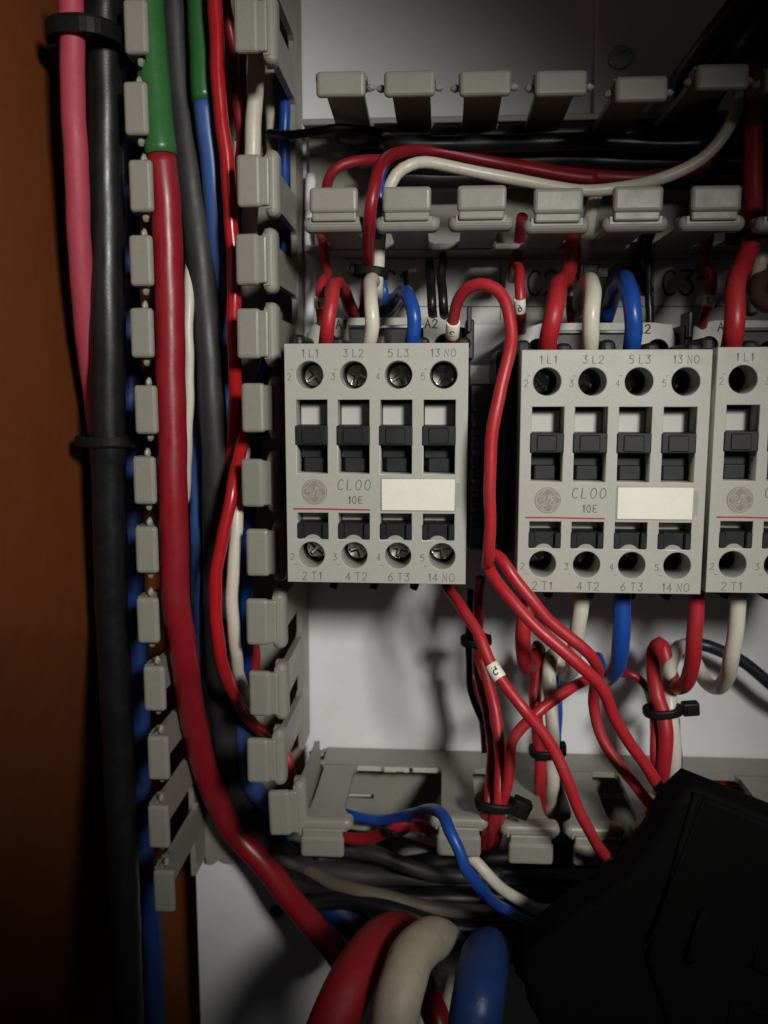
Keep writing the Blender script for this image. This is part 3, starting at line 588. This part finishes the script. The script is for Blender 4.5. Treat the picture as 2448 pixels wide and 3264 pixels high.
ws(CR, 'dim cream wire coming out of the top duct above terminal L2', 'cream', [(1905, 600, 26), (1888, 660, 26), (1870, 740, 24), (1860, 820, 22), (1846, 890, 20), (1834, 950, 16), (1828, 1010, 12)], 20)
ws(BL, 'blue wire bending into terminal L3 of the middle contactor', 'blue', [(1930, 1020, 14), (1945, 970, 18), (1965, 915, 32), (1988, 890, 46), (2006, 920, 58), (2015, 980, 62), (2020, 1040, 62), (2015, 1085, 60), (2010, 1130, 56)], 26)
ws('black_wire', 'dark navy wire slanting down behind the cream wire of C2', 'navy', [(1978, 860, 20), (1962, 905, 16), (1940, 960, 12), (1918, 1030, 10)], 30)
ws('black_wire', 'black wire running straight down between the labels C2 and C3', 'blackcable', [(2068, 720, 20), (2066, 800, 26), (2068, 880, 28), (2069, 960, 30), (2070, 1060, 30)], 12)
ws('black_wire', 'bent black wire end under the top duct right of the blue wire', 'blackcable', [(2075, 720, 24), (2050, 780, 20), (2020, 830, 16), (2030, 880, 14), (2050, 900, 12), (2060, 930, 10)], 22)
# --- right edge
ws(R_, 'dark red cable dropping down the right edge into terminal L1', 'red', [(2405, -60, 32), (2404, 100, 34), (2402, 300, 36), (2402, 500, 38), (2400, 650, 40), (2392, 760, 44), (2372, 840, 50), (2349, 885, 56), (2341, 940, 60), (2340, 1000, 62), (2338, 1060, 62), (2330, 1110, 58)], 29)
ws('marked_wire', 'red wire with numbered sleeve hanging right of the label C3', 'red', [(2240, 800, 10), (2248, 840, 18), (2262, 868, 32), (2268, 900, 40), (2262, 940, 44), (2254, 980, 44), (2243, 1020, 40), (2238, 1060, 34)], 15)
ws(R_, 'dim red wire above the numbered sleeve at C3', 'redcable', [(2262, 720, 22), (2252, 780, 14), (2240, 840, 10), (2240, 890, 10)], 18)
ws(CR, 'cream wire at the right edge next to the dark red cable', 'cream', [(2440, 740, 34), (2432, 800, 36), (2418, 870, 36), (2402, 940, 32), (2392, 990, 26)], 21)
ws('brown_wire', 'dark brown wire loop at the right edge above the last contactor', 'brown', [(2500, 820, 28), (2455, 862, 34), (2418, 905, 38), (2416, 948, 40), (2444, 972, 42), (2500, 968, 44)], 26)
ws('cream_wire', 'dim cream tube behind everything at the upper right edge', 'creamold', [(2475, 200, 4), (2474, 500, 5), (2474, 760, 5)], 30)
for i, (P, r) in enumerate((([(2500, -120, 40), (2400, 60, 42), (2300, 220, 40), (2235, 330, 30), (2215, 450, 16)], 52), ([(2620, -60, 30), (2500, 120, 34), (2420, 260, 32), (2380, 420, 22), (2300, 520, 10)], 60), ([(2460, -160, 60), (2350, 10, 58), (2240, 155, 50), (2185, 240, 36), (2175, 360, 16)], 30))):  # black tubes added across the upper right corner
    ws('black_cable', ['thick black tube slanting in from the top right corner', 'second thick black tube deep in the top right corner', 'thin black tube along the cut edge of the white cover'][i], 'blackcable', P, r, cat='cable')
# --- below the contactors
ws(R_, 'upper red wire of the pair leaving the long loop towards the black housing', 'red', [(1548, 1760, 66), (1585, 1772, 68), (1610, 1800, 70), (1648, 1855, 71), (1696, 1912, 72), (1744, 1968, 72), (1793, 2012, 72), (1841, 2052, 72), (1882, 2090, 71), (1906, 2135, 66), (1900, 2182, 58), (1891, 2240, 54), (1903, 2306, 54), (1928, 2374, 55), (1976, 2441, 57), (2024, 2499, 60), (2066, 2556, 64), (2110, 2600, 66)], 19)
ws(R_, 'lower red wire of the pair running to the tip of the black housing', 'red', [(1548, 1785, 68), (1562, 1820, 72), (1590, 1862, 75), (1648, 1930, 78), (1720, 2007, 80), (1793, 2075, 81), (1850, 2125, 81), (1899, 2170, 80), (1937, 2228, 78), (1961, 2287, 76), (1995, 2350, 74), (2034, 2407, 72), (2072, 2465, 70), (2108, 2515, 68), (2160, 2580, 66)], 20)
w5, w5_pts, w5_r = wire('marked_wire', 'red wire with the sleeve marked 5 crossing down to the right', 'red', [(1418, 1850, 50), (1434, 1880, 56), (1458, 1912, 62), (1493, 1969, 68), (1527, 2031, 72), (1551, 2089, 74), (1580, 2142, 76), (1623, 2200, 78), (1671, 2258, 80), (1696, 2290, 80), (1744, 2358, 80), (1778, 2417, 80), (1814, 2505, 80), (1863, 2617, 78), (1901, 2688, 74), (1938, 2738, 66), (1975, 2748, 56), (2012, 2722, 48), (2036, 2677, 44), (2063, 2617, 42), (2080, 2570, 44)], 18.5)
ws(R_, 'dark red wire dropping behind the one marked 5', 'redcable', [(1530, 1840, 40), (1524, 1950, 38), (1522, 2030, 36), (1520, 2110, 34), (1535, 2186, 36), (1556, 2282, 38), (1566, 2378, 42), (1563, 2499, 50), (1556, 2560, 54), (1545, 2620, 52), (1538, 2700, 40)], 17)
ws(R_, 'second red wire of the tied bundle under the first contactor', 'red', [(1526, 2090, 42), (1551, 2157, 44), (1575, 2258, 46), (1592, 2354, 50), (1597, 2450, 54), (1588, 2547, 57), (1572, 2610, 54), (1560, 2700, 40)], 18)
ws('black_wire', 'black wire on the left of the tied bundle under the first contactor', 'blackcable', [(1503, 1880, 30), (1496, 1960, 30), (1493, 2040, 30), (1496, 2130, 30), (1503, 2200, 30), (1522, 2260, 32), (1545, 2310, 34)], 12)
ws(R_, 'dark red wire bowing out at the left of the bundle', 'redcable', [(1506, 2140, 26), (1508, 2200, 26), (1524, 2250, 28), (1540, 2300, 30), (1550, 2400, 34)], 15)
ws(R_, 'red wire slanting from the long pair down into the tied bundle', 'red', [(1905, 2150, 40), (1870, 2168, 46), (1817, 2196, 52), (1754, 2240, 56), (1711, 2275, 58), (1662, 2318, 58), (1632, 2358, 58), (1624, 2427, 58), (1619, 2485, 58), (1608, 2543, 57), (1594, 2600, 54), (1576, 2700, 40)], 18)
ws(R_, 'thick red wire with a hook end below terminal 2 T1 of C2', 'red', [(1690, 1900, 44), (1672, 1980, 46), (1668, 2040, 46), (1672, 2095, 46), (1682, 2128, 40), (1698, 2118, 30), (1712, 2085, 24)], 25)
ws('brown_wire', 'brown wire arch beside the hooked red wire', 'brown', [(1712, 2140, 22), (1722, 2105, 24), (1724, 2072, 24), (1712, 2056, 22), (1702, 2078, 18)], 15)
ws(R_, 'thick red wire dropping into the bottom duct under the middle contactor', 'red', [(1718, 2070, 22), (1712, 2130, 28), (1706, 2200, 32), (1708, 2258, 34), (1716, 2330, 36), (1720, 2400, 36), (1720, 2470, 36), (1722, 2540, 30), (1730, 2600, 20)], 20)
ws(CR, 'cream wire coming out below terminal 4 T2 of the middle contactor', 'cream', [(1858, 1860, 52), (1853, 1905, 52), (1848, 1960, 52), (1841, 2020, 50), (1832, 2080, 46), (1822, 2130, 38), (1802, 2148, 30), (1788, 2120, 24), (1776, 2084, 22)], 25)
ws(CR, 'cream wire dropping past the tie into the bottom duct', 'cream', [(1782, 2092, 20), (1765, 2084, 24), (1752, 2110, 30), (1749, 2170, 34), (1757, 2240, 35), (1763, 2330, 36), (1760, 2420, 36), (1759, 2500, 34), (1752, 2560, 26), (1740, 2620, 16)], 22)
ws(BL, 'thin blue wire behind the cream wire under the middle contactor', 'blue', [(1790, 2100, 12), (1782, 2150, 18), (1781, 2220, 20), (1782, 2300, 20), (1780, 2380, 20), (1772, 2450, 14)], 10)
ws(BL, 'thick blue wire curving out below terminal 6 T3', 'blue', [(1990, 1860, 54), (1986, 1905, 54), (1981, 1993, 54), (1976, 2070, 52), (1962, 2135, 46), (1940, 2160, 36), (1915, 2140, 26), (1900, 2100, 18)], 27)
ws(R_, 'thick red wire looping below terminal 14 NO', 'red', [(2220, 1870, 54), (2219, 1930, 54), (2218, 1993, 54), (2210, 2080, 52), (2198, 2145, 48), (2180, 2183, 42), (2160, 2190, 36), (2146, 2170, 30), (2130, 2125, 26), (2114, 2072, 24), (2100, 2052, 24), (2086, 2070, 26), (2082, 2110, 30), (2086, 2160, 34), (2097, 2220, 37), (2110, 2262, 38), (2120, 2330, 40), (2119, 2400, 40), (2112, 2460, 38), (2108, 2540, 28)], 24, wob=.01)
ws(R_, 'red wire left of the tied pair with the cream wire', 'red', [(2068, 2196, 26), (2082, 2245, 32), (2088, 2320, 36), (2088, 2400, 38), (2090, 2450, 36), (2098, 2520, 26)], 15)
ws(R_, 'dark red wire arching over behind the blue wire', 'redcable', [(1940, 2165, 22), (1975, 2148, 26), (2012, 2150, 28), (2046, 2172, 28), (2066, 2205, 26), (2080, 2260, 24)], 13)
ws(CR, 'thick cream wire looping below the last contactor', 'cream', [(2356, 1870, 54), (2351, 1930, 54), (2343, 2017, 54), (2333, 2099, 52), (2318, 2158, 46), (2292, 2190, 38), (2262, 2182, 30), (2236, 2148, 24), (2212, 2100, 20), (2190, 2064, 18), (2164, 2064, 20), (2142, 2100, 24), (2132, 2160, 30), (2136, 2234, 35), (2145, 2330, 37), (2147, 2427, 37), (2138, 2510, 32), (2128, 2580, 22)], 24, wob=.01)
ws('black_wire', 'dark navy wire crossing behind the two loops at the right', 'navy', [(2130, 2092, 12), (2178, 2056, 14), (2240, 2056, 16), (2299, 2078, 16), (2371, 2112, 16), (2439, 2165, 16), (2520, 2230, 16), (2660, 2330, 14)], 20)
ws(BL, 'sliver of blue wire right of the tied cream wire', 'blue', [(2155, 2290, 24), (2160, 2360, 26), (2162, 2430, 26), (2160, 2500, 22)], 12)
ws(R_, 'short red wire glimpsed in the right slot of the bottom duct', 'redglossy', [(2210, 2484, 6), (2280, 2487, 8), (2340, 2492, 8), (2400, 2500, 6)], 16)
# --- in the bottom duct
ws(BL, 'blue wire crossing over the second finger of the bottom duct', 'blue', [(1040, 2570, 22), (1110, 2598, 30), (1170, 2610, 34), (1238, 2612, 38), (1310, 2596, 46), (1370, 2578, 56), (1408, 2598, 66), (1435, 2654, 72), (1464, 2712, 74), (1488, 2768, 74), (1522, 2820, 70), (1561, 2862, 62), (1620, 2905, 50), (1720, 2940, 40)], 19, step=1.5)
ws(CR, 'cream wire passing under the blue one in the bottom duct', 'cream', [(1040, 2600, 14), (1131, 2628, 22), (1180, 2634, 26), (1240, 2640, 28), (1330, 2660, 34), (1420, 2690, 42), (1503, 2735, 50), (1551, 2786, 52), (1599, 2830, 50), (1660, 2870, 46), (1730, 2900, 40), (1860, 2900, 34)], 19)
ws(R_, 'red wire in the bottom duct beside the blue and cream ones', 'red', [(1040, 2650, 18), (1122, 2674, 28), (1170, 2674, 32), (1214, 2660, 36), (1252, 2642, 40), (1290, 2625, 42), (1334, 2630, 40), (1378, 2648, 34), (1430, 2690, 22), (1520, 2740, 10)], 20)
for i, (P, r, m) in enumerate((
    ([(960, 2700, 16), (1140, 2712, 18), (1200, 2722, 20), (1300, 2760, 20), (1400, 2790, 18), (1600, 2790, 14)], 26, 'dustblack'),
    ([(880, 2790, 14), (1020, 2845, 18), (1180, 2862, 22), (1400, 2864, 22), (1700, 2860, 20), (2000, 2860, 18)], 40, 'blackcable'),
    ([(960, 2760, 10), (1050, 2812, 18), (1131, 2840, 23), (1238, 2862, 25), (1334, 2886, 26), (1430, 2902, 26), (1551, 2900, 24), (1700, 2880, 22), (1900, 2870, 20)], 26, 'greycable'),
    ([(980, 2880, 22), (1130, 2868, 24), (1250, 2902, 28), (1400, 2950, 30), (1600, 2968, 28), (1800, 2950, 24)], 32, 'blackcable'),
    ([(1000, 2740, 8), (1200, 2770, 8), (1500, 2740, 8), (1800, 2730, 8), (2200, 2740, 8)], 38, 'blackcable'),
    ([(1300, 2940, 16), (1500, 3010, 18), (1700, 3030, 18), (1900, 3000, 16)], 44, 'blackcable'))):
    lb = ['dusty black cable just under the red wire of the bottom duct', 'thick black cable filling the bottom duct', 'dusty cream cable sagging below the bottom duct', 'black cable right under the dusty cream one', 'black cable lying on the floor of the bottom duct', 'lowest black cable behind the big blue one'][i]
    ws('black_cable' if i != 2 else 'cream_cable', lb, m, P, r, cat='cable', wob=.012)
ws('blue_cable', 'thick dim blue cable behind the large red one at the bottom', 'bluethick', [(880, 2700, 3), (950, 2770, 8), (1015, 2840, 12), (1080, 2900, 16), (1150, 2975, 18), (1230, 3060, 18)], 52, cat='cable')
# --- the large cables in front
ws('large_cable', 'largest red cable bending towards the viewer at the bottom', 'redthick', [(1370, 3050, 8), (1325, 2998, 30), (1270, 2976, 50), (1208, 3004, 68), (1152, 3075, 80), (1100, 3175, 88), (1052, 3290, 92), (1020, 3400, 94)], 76, cat='cable', wob=.004)
ws('large_cable', 'large cream cable hooking between the red and blue ones at the bottom', 'creamold', [(1400, 3090, 4), (1425, 3040, 28), (1412, 3000, 52), (1362, 3000, 72), (1312, 3052, 84), (1284, 3130, 92), (1262, 3220, 96), (1246, 3400, 98)], 73, cat='cable', wob=.006)
ws('large_cable', 'large blue cable at the bottom in front of the white plate', 'bluethick', [(1550, 3090, 6), (1562, 3045, 30), (1560, 3032, 54), (1545, 3060, 74), (1533, 3130, 84), (1518, 3210, 90), (1496, 3400, 92)], 80, cat='cable', wob=.004)
ws('large_cable', 'dark red cable seen between the large cream and blue ones', 'redcable', [(1300, 3020, 30), (1340, 3120, 40), (1385, 3230, 50), (1430, 3380, 56)], 46, cat='cable')
ws('large_cable', 'cream cable end tucked behind the large blue cable', 'cream', [(1470, 3080, 20), (1452, 3140, 30), (1440, 3220, 40), (1436, 3380, 50)], 40, cat='cable')

# numbered sleeves on wires ------------------------------------------------
def sleeve(parent, pts, r, c_px, c_h, length, text, rot, gh):
    c = at(*c_px, c_h); i = min(range(1, len(pts) - 1), key=lambda j: (pts[j] - c).length)
    c = pts[i]; t = (pts[i + 1] - pts[i - 1]).normalized()
    if t.z > 0: t = -t
    view = (Vector((0, -PLATE_D, 0)) - c).normalized(); n = (view - t * view.dot(t)).normalized(); b = t.cross(n)
    R = r * 1.22; bm = bmesh.new()
    tube_into(bm, [c - t * length / 2, c - t * (length / 2 - .15), c + t * (length / 2 - .15), c + t * length / 2], [R * .95, R, R, R * .95], 24)
    s = in_place(('number_sleeve', bm_mesh(bm, 'number_sleeve'), 'label'), None, parent)
    cr, sr = math.cos(rot), math.sin(rot)
    def place(x, y, z):
        u = x * cr - y * sr; v = x * sr + y * cr          # u along wire, v around it
        a = v / R; q = R * 1.01 + z
        return c + t * u + n * (q * math.cos(a)) + b * (q * math.sin(a))
    o = link('lettering', stroke_mesh(strokes(text, gh), gh * .16, place, .03), 'inkblack', s)
    return s
def find(lbl): return next(o for o in C.objects if lbl in o.get('label', ''))
sleeve(w5, w5_pts, w5_r, (1571, 2130), 75, 4.1, '5', 1.75, 1.9)
sleeve(loop, loop_pts, loop_r, (1444, 1052), 60, 5.2, '2', 1.4, 1.9)
def mk(lbl, P, rp, c, h, ln, tx, rot, gh):
    pts = spline([at(*p) for p in P]); sleeve(find(lbl), pts, rp * pxmm(sum(p[2] for p in P) / len(P)), c, h, ln, tx, rot, gh)
mk('beside the tall duct', 0, 0, 0, 0, 0, 0, 0, 0) if False else None
mk('numbered sleeve beside the tall', [(1027, 900, 42), (1020, 940, 46), (1018, 985, 44)], 14, (1020, 956), 46, 3.2, '1', 1.5, 1.5)
mk('hanging left of the label C2', [(1656, 930, 46), (1657, 975, 46), (1662, 1020, 42)], 15, (1657, 975), 46, 3.8, '6', 1.6, 1.7)
mk('hanging right of the label C3', [(2268, 900, 40), (2262, 940, 44), (2254, 980, 44)], 15, (2258, 962), 44, 3.0, '7', 1.6, 1.6)

# cable ties ----------------------------------------------------------------
def tie(label, c_px, h, axis_px, a, b, width=2.6, head=None, rot=0.0, tail=0.0, thick=1.1):
    """strap round a bundle. a,b: half sizes (mm) across and in depth; axis_px: direction of the bundle in the photo"""
    c = at(*c_px, h); c2 = at(c_px[0] + axis_px[0], c_px[1] + axis_px[1], h); t = (c2 - c).normalized()
    n = Vector((0, -1, 0)); n = (n - t * n.dot(t)).normalized(); s = n.cross(t)
    root = empty('cable_tie', c, label, 'cable tie', 'black nylon cable ties')
    bm = bmesh.new(); N = 36; rings = []
    for i in range(N):
        ang = 2 * math.pi * i / N; ca, sa = math.cos(ang), math.sin(ang)
        p = s * (a * math.copysign(abs(ca) ** .8, ca)) + n * (b * math.copysign(abs(sa) ** .8, sa)); o = (s * ca * b + n * sa * a).normalized()
        rings.append([bm.verts.new(p + t * (width / 2 * k) + o * q) for k, q in ((-1, 0), (-1, thick), (-.6, thick * 1.2), (.6, thick * 1.2), (1, thick), (1, 0))])
    for i in range(N):
        A, B = rings[i], rings[(i + 1) % N]
        for k in range(6): bm.faces.new((A[k], A[(k + 1) % 6], B[(k + 1) % 6], B[k]))
    link('strap', bm_mesh(bm, 'strap'), 'tie', root)
    if head:
        hx, hn, sz = head
        mx = Matrix.Translation(s * hx + n * hn) @ Matrix((s, t, n)).transposed().to_4x4() @ Matrix.Rotation(rot, 4, 'Z')
        bm = bmesh.new(); rbox(bm, (-sz[0] / 2, -sz[1] / 2, -sz[2] / 2), (sz[0] / 2, sz[1] / 2, sz[2] / 2), .6, 2, mx)
        rbox(bm, (-sz[0] * .28, -sz[1] * .3, sz[2] * .45), (sz[0] * .28, sz[1] * .3, sz[2] * .62), .2, 1, mx)
        if tail: rbox(bm, (sz[0] * .3, -width / 2, -.5), (sz[0] / 2 + tail, width / 2, .5), .2, 1, mx)
        link('tie_head', bm_mesh(bm, 'tie_head'), 'tie', root)
    return root
tie('wide black strap round the pink and black cables at the top left', (286, 132), 51, (12, 300), 8.3, 11.2, 4.2, (-8, 3, (2.6, 6, 4)))
tie('black strap round the black cable at the left, level with the first contactor windows', (348, 1404), 42, (10, 300), 7.4, 8.6, 2.8, (7, 2, (3, 4, 3)))
tie('black tie round the cream and red wires above the first contactor', (1186, 868), 36, (-12, 100), 3.4, 3.6, 2.6, (-4.6, -1, (4.0, 3.4, 3)), .2, 2.0)
tie('black tie in shadow round the wires left of terminal L2 of C2', (1848, 872), 24, (-20, 100), 3.6, 4, 2.8, (1.5, 4.2, (5.4, 4.4, 4)), -.15, 3)
tie('dark strap at the right edge round the red and cream cables', (2424, 754), 40, (-10, 200), 7.5, 5, 2.8)
tie('black tie half behind the wire marked 5', (1516, 2041), 34, (4, 100), 3.2, 3.4, 2.2, (3.6, 0, (2.2, 3, 3)), 0, 0)
tie('black tie with a big head round the three red wires over the bottom duct', (1580, 2558), 55, (-14, 100), 4.5, 3.2, 2.2, (6.8, 1, (5.2, 5.0, 4)), .3, 0)
tie('black tie round the red and cream wires under the middle contactor', (1745, 2392), 36, (4, 100), 4.2, 3.4, 2.2, (4.6, -1, (2.0, 4.0, 3)), 0, 0)
tie('black tie with its head sticking out right under the middle contactor', (2112, 2264), 38, (6, 100), 4.3, 3.2, 2.2, (7.8, 0, (4.8, 4.0, 3.4)), 0, 0)
tie('small black tie round the wires in the bottom duct', (1262, 2634), 38, (20, 100), 3.2, 3.2, 2.4, (0, 4.2, (2.6, 2.6, 2)), 0, 0)

# ================================================================== BLACK HOUSING, LOWER RIGHT
hb = empty('black_housing', at(2200, 3000, 60), 'large matt black plastic housing filling the lower right corner', 'housing')
HP = [(2194, 2481), (2560, 2628), (2760, 2720), (2760, 3500), (1830, 3500), (1730, 3266), (1676, 3168), (1686, 3140), (1640, 3085), (1676, 3000), (1830, 2880), (1985, 2770), (2076, 2640), (2120, 2548)]
out = [(at(x, y, 80).x, at(x, y, 80).z) for x, y in HP]
in_place(('shell', shape(list(reversed(out)), [], 72, 84, 2.2, 'shell'), 'matt'), None, hb)
def hp(nm, pts, h0, h1, m='matt', bev=.5):
    in_place((nm, shape(list(reversed([(at(x, y, h1).x, at(x, y, h1).z) for x, y in pts])), [], h0, h1, bev, nm), m), None, hb)
hp('raised_panel', [(2215, 2530), (2600, 2690), (2600, 3420), (2180, 3420), (2060, 3060)], 83.5, 85.5, bev=.9)
hp('rib', [(2245, 2545), (2258, 2551), (2080, 3010), (2066, 3005)], 85, 86.2, bev=.4)
hp('latch', [(2238, 2905), (2268, 2925), (2212, 3080), (2186, 3062)], 85, 87.5, bev=.6)
hp('grey_rim', [(2420, 3020), (2600, 3090), (2600, 3180), (2395, 3090)], 85, 86.4)
hp('grey_rim', [(2330, 3200), (2600, 3260), (2600, 3420), (2300, 3420)], 85, 86.4)
